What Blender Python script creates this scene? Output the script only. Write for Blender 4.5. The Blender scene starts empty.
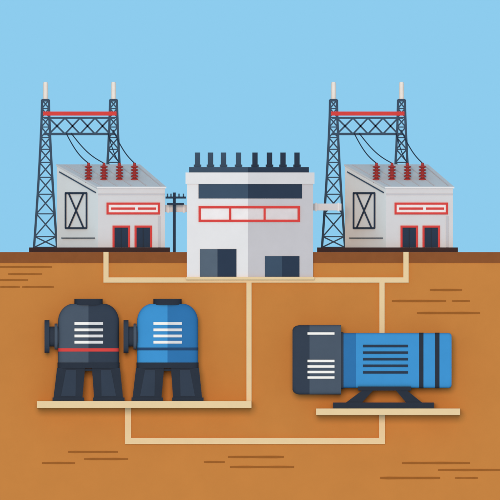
import bpy, bmesh, math, random
from mathutils import Vector
random.seed(4)
S=0.1
LX=(1.0,1.24,1.38)
def X(px): return (px-250)*S
def Z(py): return (252-py)*S
def lin(c):
    c=c/255.0
    return c/12.92 if c<=0.04045 else ((c+0.055)/1.055)**2.4
MC={}
def mat(name,rgb,rough=0.85,var=0.06,scale=0.6,metal=0.0,bump=0.0,gain=1.0):
    if name in MC: return MC[name]
    m=bpy.data.materials.new(name); m.use_nodes=True
    nt=m.node_tree; b=nt.nodes['Principled BSDF']
    a=[min(0.86,gain*lin(rgb[i])/LX[i]) for i in range(3)]
    tc=nt.nodes.new('ShaderNodeTexCoord')
    n=nt.nodes.new('ShaderNodeTexNoise'); n.inputs['Scale'].default_value=scale; n.inputs['Detail'].default_value=8; n.inputs['Roughness'].default_value=0.65
    nt.links.new(tc.outputs['Object'],n.inputs['Vector'])
    r=nt.nodes.new('ShaderNodeValToRGB')
    r.color_ramp.elements[0].position=0.3; r.color_ramp.elements[1].position=0.7
    r.color_ramp.elements[0].color=[v*(1-var) for v in a]+[1]
    r.color_ramp.elements[1].color=[min(0.9,v*(1+var)) for v in a]+[1]
    nt.links.new(n.outputs['Fac'],r.inputs['Fac']); nt.links.new(r.outputs['Color'],b.inputs['Base Color'])
    b.inputs['Roughness'].default_value=rough
    b.inputs['Specular IOR Level'].default_value=0.06
    b.inputs['Metallic'].default_value=metal
    if bump>0:
        n2=nt.nodes.new('ShaderNodeTexNoise'); n2.inputs['Scale'].default_value=6; n2.inputs['Detail'].default_value=6
        nt.links.new(tc.outputs['Object'],n2.inputs['Vector'])
        bp=nt.nodes.new('ShaderNodeBump'); bp.inputs['Strength'].default_value=bump; bp.inputs['Distance'].default_value=0.05
        nt.links.new(n2.outputs['Fac'],bp.inputs['Height']); nt.links.new(bp.outputs['Normal'],b.inputs['Normal'])
    MC[name]=m; return m

soil=mat('soil',(192,126,62),1,0.035,0.25,bump=0.15)
topsoil=mat('topsoil',(134,80,44),1,0.06,0.8,bump=0.15)
streak=mat('soil_streak',(150,92,40),1,0.05,0.9)
pipe_m=mat('pipe_beige',(224,199,156),0.9,0.02)
wallL=mat('wall_light',(221,220,222),0.9,0.02)
wallS=mat('wall_side',(224,222,222),0.9,0.02,gain=1.2)  # colour lifted to offset shading on the wall turned from the sun
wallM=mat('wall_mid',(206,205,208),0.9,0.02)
wallD=mat('wall_shade',(190,188,193),0.9,0.025)  # wall tone with east-half shading in the colour; also seams and trim
roofm=mat('roof_sheet',(207,207,211),0.9,0.025)
navy=mat('navy',(60,78,98),0.8,0.04)
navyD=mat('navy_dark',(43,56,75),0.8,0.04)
steel=mat('steel_blue',(60,80,101),0.8,0.04)
black=mat('black_iron',(42,49,61),0.8,0.05)
red=mat('red_paint',(208,66,62),0.7,0.04)
redD=mat('red_dark',(164,58,56),0.7,0.04)
white=mat('white_paint',(236,234,230),0.8,0.02)
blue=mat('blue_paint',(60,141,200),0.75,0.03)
blueD=mat('blue_paint_shade',(45,110,166),0.75,0.03)  # same blue, darkened for the pump's shaded half; also on motor end
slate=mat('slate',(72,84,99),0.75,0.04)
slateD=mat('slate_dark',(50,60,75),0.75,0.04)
plinthm=mat('plinth',(60,42,40),0.9,0.06)

def link(o): bpy.context.scene.collection.objects.link(o)
def empty(name,px,y,py):
    e=bpy.data.objects.new(name,None); e.location=(X(px),y,Z(py)); e.empty_display_size=1; link(e); return e
def finish(bm,name,mats,parent,bevel=0):
    bmesh.ops.recalc_face_normals(bm,faces=bm.faces)
    me=bpy.data.meshes.new(name); bm.to_mesh(me); bm.free()
    for m in (mats if isinstance(mats,(list,tuple)) else [mats]): me.materials.append(m)
    o=bpy.data.objects.new(name,me); link(o)
    if parent:
        o.parent=parent; o.location=-parent.location
    if bevel:
        b=o.modifiers.new('bev','BEVEL'); b.width=bevel; b.segments=2; b.limit_method='ANGLE'
    return o
def add_prism(bm,pts,y0,y1,mi=0):
    a=[bm.verts.new((X(p[0]),y0,Z(p[1]))) for p in pts]
    b=[bm.verts.new((X(p[0]),y1,Z(p[1]))) for p in pts]
    fs=[bm.faces.new(a),bm.faces.new(b[::-1])]
    n=len(pts)
    for i in range(n):
        fs.append(bm.faces.new((a[i],a[(i+1)%n],b[(i+1)%n],b[i])))
    for f in fs: f.material_index=mi
def prism(name,pts,y0,y1,m,parent=None,bevel=0):
    bm=bmesh.new(); add_prism(bm,pts,y0,y1); return finish(bm,name,m,parent,bevel)
def box(name,x0,t,x1,b,y0,y1,m,parent=None,bevel=0.015):
    return prism(name,[(x0,t),(x1,t),(x1,b),(x0,b)],y0,y1,m,parent,min(bevel,0.015))
def add_beam(bm,p,q,w,mi=0):
    p=Vector(p);q=Vector(q);d=(q-p).normalized()
    u=Vector((0,1,0)) if abs(d.y)<0.9 else Vector((1,0,0))
    s=d.cross(u).normalized()*w/2; t=d.cross(s).normalized()*w/2
    A=[bm.verts.new(p+a*s+b*t) for a,b in((1,1),(1,-1),(-1,-1),(-1,1))]
    B=[bm.verts.new(q+a*s+b*t) for a,b in((1,1),(1,-1),(-1,-1),(-1,1))]
    fs=[bm.faces.new(A),bm.faces.new(B[::-1])]
    for i in range(4): fs.append(bm.faces.new((A[i],A[(i+1)%4],B[(i+1)%4],B[i])))
    for f in fs: f.material_index=mi
def V(px,y,py): return (X(px),y,Z(py))

# ---------------- ground: cut-away terrain ----------------
g=empty('ground',250,0,252)
def sheet(bm,x0,x1,prof,mi=0):
    a=[bm.verts.new((x0,p[0],p[1])) for p in prof]; b=[bm.verts.new((x1,p[0],p[1])) for p in prof]
    for i in range(len(prof)-1):
        f=bm.faces.new((a[i],b[i],b[i+1],a[i+1])); f.material_index=mi
bm=bmesh.new()
sheet(bm,-900,900,[(0,-120),(0,-0.9)])
finish(bm,'subsoil_face',soil,g)
bm=bmesh.new()
sheet(bm,-900,900,[(0.0,-1.1),(-0.06,-1.1),(-0.06,-0.0),(3000,-0.0)])
finish(bm,'topsoil_layer',topsoil,g)
bm=bmesh.new()
for (x0,x1,y,h) in [(-20,52,267,2.2),(8,42,274,2),(-30,28,280,2),(22,54,287,2),(0,20,287,2),
    (430,462,290,2.4),(392,446,301,2.6),(417,480,313,2.6),(452,470,301,2),
    (68,118,452,2.4),(84,128,459,2.4),(42,75,463,2.4),
    (228,284,457,2.6),(230,294,467,2.6),(204,225,462,2.2),
    (402,470,463,2.6),(438,500,470,2.6),(380,440,478,2.8),(455,478,478,2),(-60,-10,455,2.4),(520,580,300,2.4),(-70,-25,300,2.2),(515,570,460,2.2)]:
    n=7; top=[];bot=[]
    for i in range(n+1):
        f=i/n; hh=h/2*(0.8+0.2*random.random()) if 0<i<n else h*0.35
        top.append((x0+(x1-x0)*f,y-hh)); bot.append((x0+(x1-x0)*f,y+hh*0.95))
    add_prism(bm,top+bot[::-1],-0.03,0.1)
finish(bm,'soil_strata',streak,g)

# ---------------- pipes ----------------
def pipeline(name,pts,w=5.2,y0=-0.3,y1=0.02):
    e=empty(name,pts[0][0],0,pts[0][1])
    for i in range(len(pts)-1):
        (a,b),(c,d)=pts[i],pts[i+1]; h=w/2
        if b==d:
            x0,x1=min(a,c),max(a,c)
            box('pipe_run_%d'%i,x0-h,b-h,x1+h,b+h,y0,y1,pipe_m,e,0)
        else:
            t,bb=min(b,d),max(b,d)
            tt=t+h if (i>0 and b==t) or (i<len(pts)-2 and d==t) else t
            b2=bb-h if (i>0 and b==bb) or (i<len(pts)-2 and d==bb) else bb
            box('pipe_run_%d'%i,a-h,tt,a+h,b2,y0,y1,pipe_m,e,0)
    return e
pipeline('underground_pipe',[(106,252),(106,280),(406,280),(406,252)])
pipeline('underground_pipe',[(249,282.6),(249,401)])
pipeline('underground_pipe',[(382,282.6),(382,345)])
pipeline('underground_pipe',[(128,408),(128,441),(382,441),(382,415)],w=6)
SH=-3.15
box('equipment_shelf',37,401,251.5,408,SH,0.02,pipe_m)
box('equipment_shelf',316,408.5,460,415,SH,0.02,pipe_m)

# ---------------- central plant building ----------------
c=empty('power_plant_building',250,4,277)
F=-0.5
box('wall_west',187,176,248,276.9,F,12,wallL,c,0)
box('wall_east',248,176,313,276.9,F+0.003,12.003,wallD,c,0)  # facade shading painted in: east half gets a darker wall colour
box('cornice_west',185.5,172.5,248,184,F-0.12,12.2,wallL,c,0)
box('cornice_east',248,172.5,314.5,184,F-0.117,12.2,wallM,c,0)  # cornice shading carried by the darker colour too
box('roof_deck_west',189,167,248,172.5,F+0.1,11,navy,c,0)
box('roof_deck_east',248,167,309,172.5,F+0.103,11,navyD,c,0)  # deck's shaded half, done by colour
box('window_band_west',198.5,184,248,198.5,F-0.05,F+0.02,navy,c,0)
box('window_band_east',248,184,302,198.5,F-0.05,F+0.02,navyD,c,0)  # darker navy stands in for shade on this half
for i,x in enumerate([197.5,210.5,223.5,238.5,255,269.5,283,297]):
    m=steel if x<248 else navyD  # east stacks coloured darker to continue the painted shading
    box('roof_stack_%d'%i,x-2.7,152.5,x+2.7,167,1.0,1.54,m,c)
    box('roof_stack_foot_%d'%i,x-3.8,164.5,x+3.8,166.95,0.9,1.7,m,c)
    box('roof_stack_back_%d'%i,x-2.7,152.5,x+2.7,167,6.0,6.54,m,c)
def frame(nm,x0,t,x1,b,w,yf,par,m=red,d=0.12):
    box(nm+'_top',x0,t,x1,t+w,yf-d,yf+0.02,m,par,0)
    box(nm+'_bottom',x0,b-w,x1,b,yf-d,yf+0.02,m,par,0)
    box(nm+'_l',x0,t+w,x0+w,b-w,yf-d,yf+0.02,m,par,0)
    box(nm+'_r',x1-w,t+w,x1,b-w,yf-d,yf+0.02,m,par,0)
frame('window_frame',198.5,206,300,222,2.4,F,c)
box('mullion_1',229,208.4,231.2,219.6,F-0.12,F+.02,red,c,0)
box('mullion_2',263.5,208.4,265.7,219.6,F-0.12,F+.02,red,c,0)
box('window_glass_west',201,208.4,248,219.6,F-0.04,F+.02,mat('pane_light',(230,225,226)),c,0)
box('window_glass_east',248,208.4,297.5,219.6,F-0.04,F+.02,mat('pane_shaded',(210,202,204)),c,0)  # same pane, shade put into its colour
box('door_west_leaf',200,249,217.5,276.8,F-0.05,F+.02,mat('door_grey',(84,98,113)),c,0)
box('door_west_leaf_b',217.5,249,236.5,276.8,F-0.06,F+.02,navyD,c,0)
box('door_east_leaf',265,256,282,276.8,F-0.05,F+.02,navy,c,0)
box('door_east_leaf_b',282,256,299.5,276.8,F-0.06,F+.02,navyD,c,0)
box('step',186,276.9,314.5,279.6,-0.75,0.0,pipe_m,c,0)

# ---------------- ducts & pole ----------------
def duct(x0,x1,t,b,y0,y1):
    e=empty('overhead_duct',(x0+x1)/2,y0,b)
    box('duct_body',x0,t,x1,b,y0,y1,wallM,e)
    for i,x in enumerate((x0+3,x1-3)):
        box('duct_flange_%d'%i,x-1,t-.8,x+1,b+.8,y0-0.06,y1+0.06,wallL,e)
duct(313,341.5,203.5,210.5,2.2,3.2)
duct(165.2,186.9,205,212,2.2,3.2)
u=empty('utility_pole',174,1.5,252)
box('pole_shaft',172.8,192.5,175.8,252,1.3,1.55,navyD,u)
box('crossarm_upper',165.5,196.5,186,198.6,1.1,1.3,navyD,u)
box('crossarm_lower',167,203,184,205,1.1,1.3,navyD,u)
for i,x in enumerate((167.5,171,179,183.5)):
    box('pin_insulator_%d'%i,x-.7,193.6,x+.7,196.5,1.12,1.28,steel,u)

def lathe(bm,prof,cx,cy,cz,n=32,n_sup=2.0,rx=1,ry=1,mfun=None):
    rings=[]
    for r,z in prof:
        ring=[]
        if r<1e-6: ring=[bm.verts.new((cx,cy,cz+z))]
        else:
            for i in range(n):
                a=2*math.pi*(i)/n
                c_,s_=math.cos(a),math.sin(a)
                p=2.0/n_sup
                ring.append(bm.verts.new((cx+math.copysign(abs(c_)**p,c_)*r*rx,cy+math.copysign(abs(s_)**p,s_)*r*ry,cz+z)))
        rings.append(ring)
    for k in range(len(rings)-1):
        a,b=rings[k],rings[k+1]
        for i in range(n):
            j=(i+1)%n
            if len(a)==1 and len(b)==1: continue
            if len(a)==1: f=bm.faces.new((a[0],b[j],b[i]))
            elif len(b)==1: f=bm.faces.new((a[i],a[j],b[0]))
            else: f=bm.faces.new((a[i],a[j],b[j],b[i]))
            if mfun: f.material_index=mfun(f.calc_center_median())

# ---------------- substation buildings ----------------
YF,YB=1.5,8.0
def substation(off):
    e=empty('substation_building',110+off,YF,252)
    def q(x): return x+off
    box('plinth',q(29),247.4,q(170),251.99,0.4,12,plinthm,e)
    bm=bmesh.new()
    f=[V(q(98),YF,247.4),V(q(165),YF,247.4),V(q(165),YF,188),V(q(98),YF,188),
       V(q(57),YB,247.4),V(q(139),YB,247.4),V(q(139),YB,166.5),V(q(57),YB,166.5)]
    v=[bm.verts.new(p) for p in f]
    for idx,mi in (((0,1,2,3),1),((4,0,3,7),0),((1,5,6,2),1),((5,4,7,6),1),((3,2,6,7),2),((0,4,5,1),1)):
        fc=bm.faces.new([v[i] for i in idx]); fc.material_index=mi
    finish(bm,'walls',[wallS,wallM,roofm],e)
    bm=bmesh.new()
    def rs(z): return [V(q(97),YF-0.15,188.4-z),V(q(166.3),YF-0.15,188.4-z),V(q(140),YB+.1,165.9-z),V(q(56),YB+.1,165.9-z)]
    a=[bm.verts.new(p) for p in rs(1.6)]; b=[bm.verts.new(p) for p in rs(0)]
    bm.faces.new(a).material_index=0; bm.faces.new(b[::-1]).material_index=0
    for i in range(4): bm.faces.new((a[i],a[(i+1)%4],b[(i+1)%4],b[i])).material_index=1
    finish(bm,'roof',[roofm,wallL],e)
    def RP(x,t,lift=0.03):
        fx0=98+(57-98)*t; fx1=165+(139-165)*t
        x=fx0+(fx1-fx0)*x
        return Vector((X(q(x)),YF-0.15+(YB-YF+.25)*t,Z(188.4-1.6+(165.9-188.4)*t)+lift))
    bm=bmesh.new()
    for s in (0.08,0.3,0.52,0.74,0.95):
        add_beam(bm,RP(s,0.03),RP(s,0.97),0.08)
    finish(bm,'roof_seams',wallD,e)
    def SW(x,y):
        return (X(q(x))-0.05,YF+(98-x)/41*(YB-YF)-0.09,Z(y))
    bm=bmesh.new(); w=0.17
    for (a,b) in (((66,193),(66,228)),((87,193),(87,228)),((66,193),(87,193)),((66,228),(87,228)),((69,193),(84,228)),((84,193),(69,228))):
        add_beam(bm,SW(*a),SW(*b),w)
    finish(bm,'side_louvre_frame',navyD,e)
    bm=bmesh.new()
    add_beam(bm,SW(62,238),SW(95,238),0.1); add_beam(bm,SW(60,172),SW(96,192.5),0.12)
    finish(bm,'side_wall_trim',navy,e)
    frame('louvre_frame',q(106.5),202.5,q(160),214.5,2.2,YF,e,red,0.12)
    box('louvre_back',q(108.5),204.5,q(158),212.5,YF-.04,YF+.01,mat('pane_light',(230,225,226)),e,0)
    box('louvre_slat',q(111),207.4,q(135),209.8,YF-.1,YF-.03,red,e,0)
    box('louvre_slat_b',q(138),207.4,q(156),209.8,YF-.1,YF-.03,red,e,0)
    box('front_band',q(98.2),193.5,q(164.8),195,YF-.06,YF+.01,wallD,e,0)
    for i,x in enumerate((112.5,134.5)):
        box('door_head_%d'%i,q(x),225.5,q(x+17.5),227.6,YF-.12,YF+.01,red,e,0)
        box('door_jamb_l_%d'%i,q(x),227.6,q(x+2),247.3,YF-.12,YF+.01,red,e,0)
        box('door_jamb_r_%d'%i,q(x+15.5),227.6,q(x+17.5),247.3,YF-.12,YF+.01,red,e,0)
        box('door_leaf_%d'%i,q(x+2),227.6,q(x+15.5),247.3,YF-.05,YF+.01,navyD,e,0)
        box('door_leaf_split_%d'%i,q(x+8.3),227.6,q(x+9.2),247.3,YF-.08,YF-.04,black,e,0)
    box('wall_pilaster',q(158),216,q(160.5),247.3,YF-.06,YF+.01,wallD,e,0)
    tops=[]
    for k,x in enumerate((88.5,104,119.5,134.5)):
        y=YF+(188-181)/21.5*(YB-YF)
        bm=bmesh.new(); prof=[(0.0,0),(0.34,0),(0.34,0.12),(0.16,0.16)]
        z=0.2
        for i in range(5):
            prof+=[(0.18,z),(0.38,z+0.07),(0.38,z+0.17),(0.18,z+0.24)]; z+=0.31
        prof+=[(0.14,z),(0.14,z+0.22),(0,z+0.22)]
        lathe(bm,prof,X(q(x)),y,Z(182.5),20)
        finish(bm,'insulator_%d'%k,[redD],e)
        tops.append((X(q(x)),y,Z(182.5)+z+0.18))
    return e,tops

# ---------------- towers ----------------
def tower(off):
    e=empty('transmission_tower',80+off,10,247)
    YC=10.2
    bm=bmesh.new()
    for cx in (45.5,113.5):
        ybot,ytop=247.4,100.0
        def hw(y):
            t=(y-ytop)/(ybot-ytop); return 3.4+ (11.5-3.4)*max(0,t)**1.35
        def P(sx,sy,y):
            h=hw(y); return (X(cx+off+sx*h),YC+sy*h*S,Z(y))
        levels=[100]; y=100
        while y<247.4-6:
            y+=hw(y)*2*1.25; levels.append(min(y,247.4))
        levels[-1]=247.4
        for a,b in zip(levels[:-1],levels[1:]):
            for sx in(-1,1):
                for sy in(-1,1): add_beam(bm,P(sx,sy,a),P(sx,sy,b),0.24)
            for sy in(-1,1):
                add_beam(bm,P(-1,sy,a),P(1,sy,b),0.14); add_beam(bm,P(1,sy,a),P(-1,sy,b),0.14)
                add_beam(bm,P(-1,sy,b),P(1,sy,b),0.12)
            for sx in(-1,1):
                add_beam(bm,P(sx,-1,a),P(sx,1,b),0.13)
    finish(bm,'lattice_legs',steel,e)
    bm=bmesh.new()
    for sy in(-1,1):
        y=YC+sy*0.45
        for yy,w in((118,0.18),(134,0.26)):
            add_beam(bm,V(44+off,y,yy),V(115+off,y,yy),w)
        xs=[49,65,80,95,110]
        for a,b in zip(xs[:-1],xs[1:]):
            add_beam(bm,V(a+off,y,118),V(b+off,y,134),0.17); add_beam(bm,V(b+off,y,118),V(a+off,y,134),0.17)
    for x in (49,65,80,95,110):
        add_beam(bm,V(x+off,YC-.45,134),V(x+off,YC+.45,134),0.12)
    finish(bm,'cross_girder',steel,e)
    box('red_crossarm',43+off,111.5,116.5+off,115.6,YC-0.55,YC+0.55,red,e)
    for i,cx in enumerate((45.5,113.5)):
        box('leg_cap_%d'%i,cx-4+off,99,cx+4+off,101.5,YC-.45,YC+.45,steel,e)
        bm=bmesh.new(); lathe(bm,[(0,0),(0.26,0),(0.25,1.5),(0.2,1.7),(0,1.7)],X(cx+off),YC,Z(99),16)
        finish(bm,'finial_%d'%i,[mat('finial',(232,224,216))],e)
    return e
def wires(off,tops):
    cu=bpy.data.curves.new('power_line','CURVE'); cu.dimensions='3D'; cu.bevel_depth=0.055; cu.bevel_resolution=2
    st=[(66,133),(71,133),(108,133),(113,130)]
    for (sx,sy),t in zip(st,tops):
        a=Vector(V(sx+off,9.7,sy)); b=Vector(t)
        sp=cu.splines.new('POLY'); n=16; sp.points.add(n)
        for i in range(n+1):
            f=i/n; p=a.lerp(b,f); p.z-=math.sin(math.pi*f)*0.4
            sp.points[i].co=(p.x,p.y,p.z,1)
    cu.materials.append(navyD)
    o=bpy.data.objects.new('power_line',cu); link(o)
for off in (0,288):
    e,t=substation(off); tower(off); wires(off,t)

# ---------------- vertical pumps ----------------
RY=0.42
YP=-1.72
def pump(off,mL,mR,is_blue):
    e=empty('water_pump',88.5+off,YP,401)
    cx=88.5+off; cxw=X(cx); yc=YP
    R=3.05
    prof=[(0,0),(1,0),(1,4.6)]
    for i in range(1,11):
        a=i/10*math.pi/2*0.86
        prof.append((1-0.52*(1-math.cos(a)),4.6+1.75*math.sin(a)/math.sin(math.pi/2*0.86)))
    prof.append((0,6.35))
    bm=bmesh.new()
    lathe(bm,[(r*R,z) for r,z in prof],cxw,yc,Z(367.5),96,5,1,RY,lambda c:1 if c.x>cxw+0.01 else 0)  # right half takes the darker material: shading painted with a hard edge
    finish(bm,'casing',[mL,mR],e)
    def ring(nm,t,b,m,ex):
        bm=bmesh.new(); h=(b-t)*S
        lathe(bm,[(0,0),(R+ex,0),(R+ex,h),(0,h)],cxw,yc,Z(b),96,5,1,(RY*R+ex)/(R+ex))
        finish(bm,nm,[m],e)
    if is_blue:
        ring('belt',347.5,350.3,mat('belt_navy',(38,68,104)),0.03)
        ring('base_ring',362.5,368,black,0.06)
    else:
        ring('belt',348.3,351.5,red,0.03)
        ring('base_ring',362.5,368,black,0.06)
    bm=bmesh.new(); lathe(bm,[(0,0),(1.42,0),(1.42,0.3),(1.42,0.34),(1.42,0.6),(0,0.6)],cxw,yc,Z(304.8),48,3,1,0.75)
    finish(bm,'top_cap',[black],e)
    yf=yc-RY*R
    for i,y in enumerate((323.5,329.8,336,342.2)):
        box('vent_slat_%d'%i,cx-14,y-1.35,cx+0.1,y+1.35,yf-0.05,yf+0.12,white,e,0)
        box('vent_slat_r%d'%i,cx+0.1,y-1.35,cx+14.5,y+1.35,yf-0.05,yf+0.12,mat('slat_shaded',(212,212,214)),e,0)  # white slat continued in grey as painted shade on the right half
    def disc(nm,x0,x1,r,m,zc=336.5):
        bm=bmesh.new(); n=40; a=[];b=[]
        for i in range(n):
            t=2*math.pi*i/n
            cc,ss=math.cos(t),math.sin(t)
            dy=math.copysign(abs(cc)**0.7,cc)*r*0.85; dz=math.copysign(abs(ss)**0.7,ss)*r
            a.append(bm.verts.new((X(x0+off),yc+dy,Z(zc)+dz)))
            b.append(bm.verts.new((X(x1+off),yc+dy,Z(zc)+dz)))
        bm.faces.new(a);bm.faces.new(b[::-1])
        for i in range(n): bm.faces.new((a[i],a[(i+1)%n],b[(i+1)%n],b[i]))
        finish(bm,nm,m,e,0.02)
    disc('inlet_flange',44.5,49.5,1.65,slateD)
    disc('inlet_neck',49.5,59,1.0,slateD)
    disc('inlet_collar',54.5,57.5,1.3,slate)
    for k,(tx0,tx1,bx0,bx1) in enumerate(((57,85,53,83.5),(92,120,93.5,124))):
        prism('leg_%d'%k,[(tx0+off,368),(tx1+off,368),(bx1+off-1,397.5),(bx0+off+.5,397.5)],yc-1.15,yc+1.15,black,e,0)
        box('foot_%d'%k,bx0-.5+off,397.5,bx1+.5+off,400.95,yc-1.25,yc+1.25,black,e,0)
        prism('leg_rib_%d'%k,[(tx0+9+off,370),(tx1-9+off,370),(bx1+off-8,396),(bx0+off+8,396)],yc-1.18,yc-1.14,slateD,e,0)
    box('cross_tie',85+off,368.5,92+off,371,yc-1.0,yc+1.0,black,e,0)
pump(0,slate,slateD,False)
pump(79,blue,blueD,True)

# ---------------- horizontal motor ----------------
e=empty('electric_motor',372,YP,408)
yc=YP
def xbody(nm,prof,zc,m,ry=0.6,ns=3.0,mfun=None,n=96):
    bm=bmesh.new(); rings=[]
    for px,r in prof:
        ring=[]
        for i in range(n):
            a=2*math.pi*i/n; c_,s_=math.cos(a),math.sin(a); p=2/ns
            ring.append(bm.verts.new((X(px),yc+math.copysign(abs(c_)**p,c_)*r*S*ry,Z(zc)+math.copysign(abs(s_)**p,s_)*r*S)))
        rings.append(ring)
    for a,b in zip(rings[:-1],rings[1:]):
        for i in range(n):
            f=bm.faces.new((a[i],a[(i+1)%n],b[(i+1)%n],b[i]))
            if mfun: f.material_index=mfun(f.calc_center_median())
    bm.faces.new(rings[0]);bm.faces.new(rings[-1][::-1])
    return finish(bm,nm,m if isinstance(m,list) else [m],e)
MR=0.4
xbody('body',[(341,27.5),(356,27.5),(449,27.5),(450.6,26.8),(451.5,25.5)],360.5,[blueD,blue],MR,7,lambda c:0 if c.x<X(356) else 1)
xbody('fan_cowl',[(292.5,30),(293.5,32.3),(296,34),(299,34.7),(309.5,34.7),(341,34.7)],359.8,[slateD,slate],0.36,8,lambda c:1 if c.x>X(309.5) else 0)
for i,(x0,x1) in enumerate(((419,423.5),(435,439.5))):
    xbody('strap_%d'%i,[(x0,27.8),(x1,27.8)],360.5,black,MR,7)
xbody('joint_ring',[(341,28.4),(343.5,28.4)],360.5,slateD,MR,7)
yb=yc-27.5*S*MR
for i,y in enumerate((346,352.6,359.2,365.8,372.4)):
    box('cooling_slot_%d'%i,363,y-1.3,408,y+1.3,yb-0.05,yb+.1,navyD,e,0)
yb=yc-34.7*S*0.36
for i,y in enumerate((333.5,361,366.5,372,377.5)):
    box('cowl_slot_%d'%i,307.5,y-1.2,334.5,y+1.2,yb-0.05,yb+.1,white,e,0)
prism('stand_leg_l',[(362,390.5),(373,390.5),(362,402.5),(346,402.5)],yc-1.1,yc+1.1,black,e,0)
prism('stand_leg_r',[(396,390.5),(407,390.5),(422,402.5),(406,402.5)],yc-1.1,yc+1.1,black,e,0)
box('stand_saddle',358,386.5,411,390.5,yc-1.2,yc+1.2,black,e,0)
box('stand_base',333,402.5,434,408.4,yc-1.25,yc+1.25,black,e,0)

# ---------------- light ----------------
az=math.radians(3); el=math.radians(7)
d=Vector((math.sin(az)*math.cos(el),math.cos(az)*math.cos(el),-math.sin(el)))
L=bpy.data.lights.new('sun','SUN'); L.energy=2.5; L.angle=math.radians(22); L.color=(1,0.93,0.82)
lo=bpy.data.objects.new('sun',L); link(lo); lo.rotation_euler=d.to_track_quat('-Z','Y').to_euler(); lo.location=(-5,-60,30)
w=bpy.data.worlds.new('World'); bpy.context.scene.world=w; w.use_nodes=True
bg=w.node_tree.nodes['Background']
bg.inputs['Color'].default_value=(lin(141),lin(204),lin(238),1); bg.inputs['Strength'].default_value=1.0
# ---------------- camera ----------------
cam=bpy.data.cameras.new('camera'); cam.type='ORTHO'; cam.ortho_scale=50; cam.clip_end=5000
co=bpy.data.objects.new('camera',cam); link(co); co.location=(0,-80,0.2); co.rotation_euler=(math.radians(90),0,0)
bpy.context.scene.camera=co
sc=bpy.context.scene
sc.view_settings.view_transform='Standard'; sc.view_settings.look='None'; sc.view_settings.exposure=0
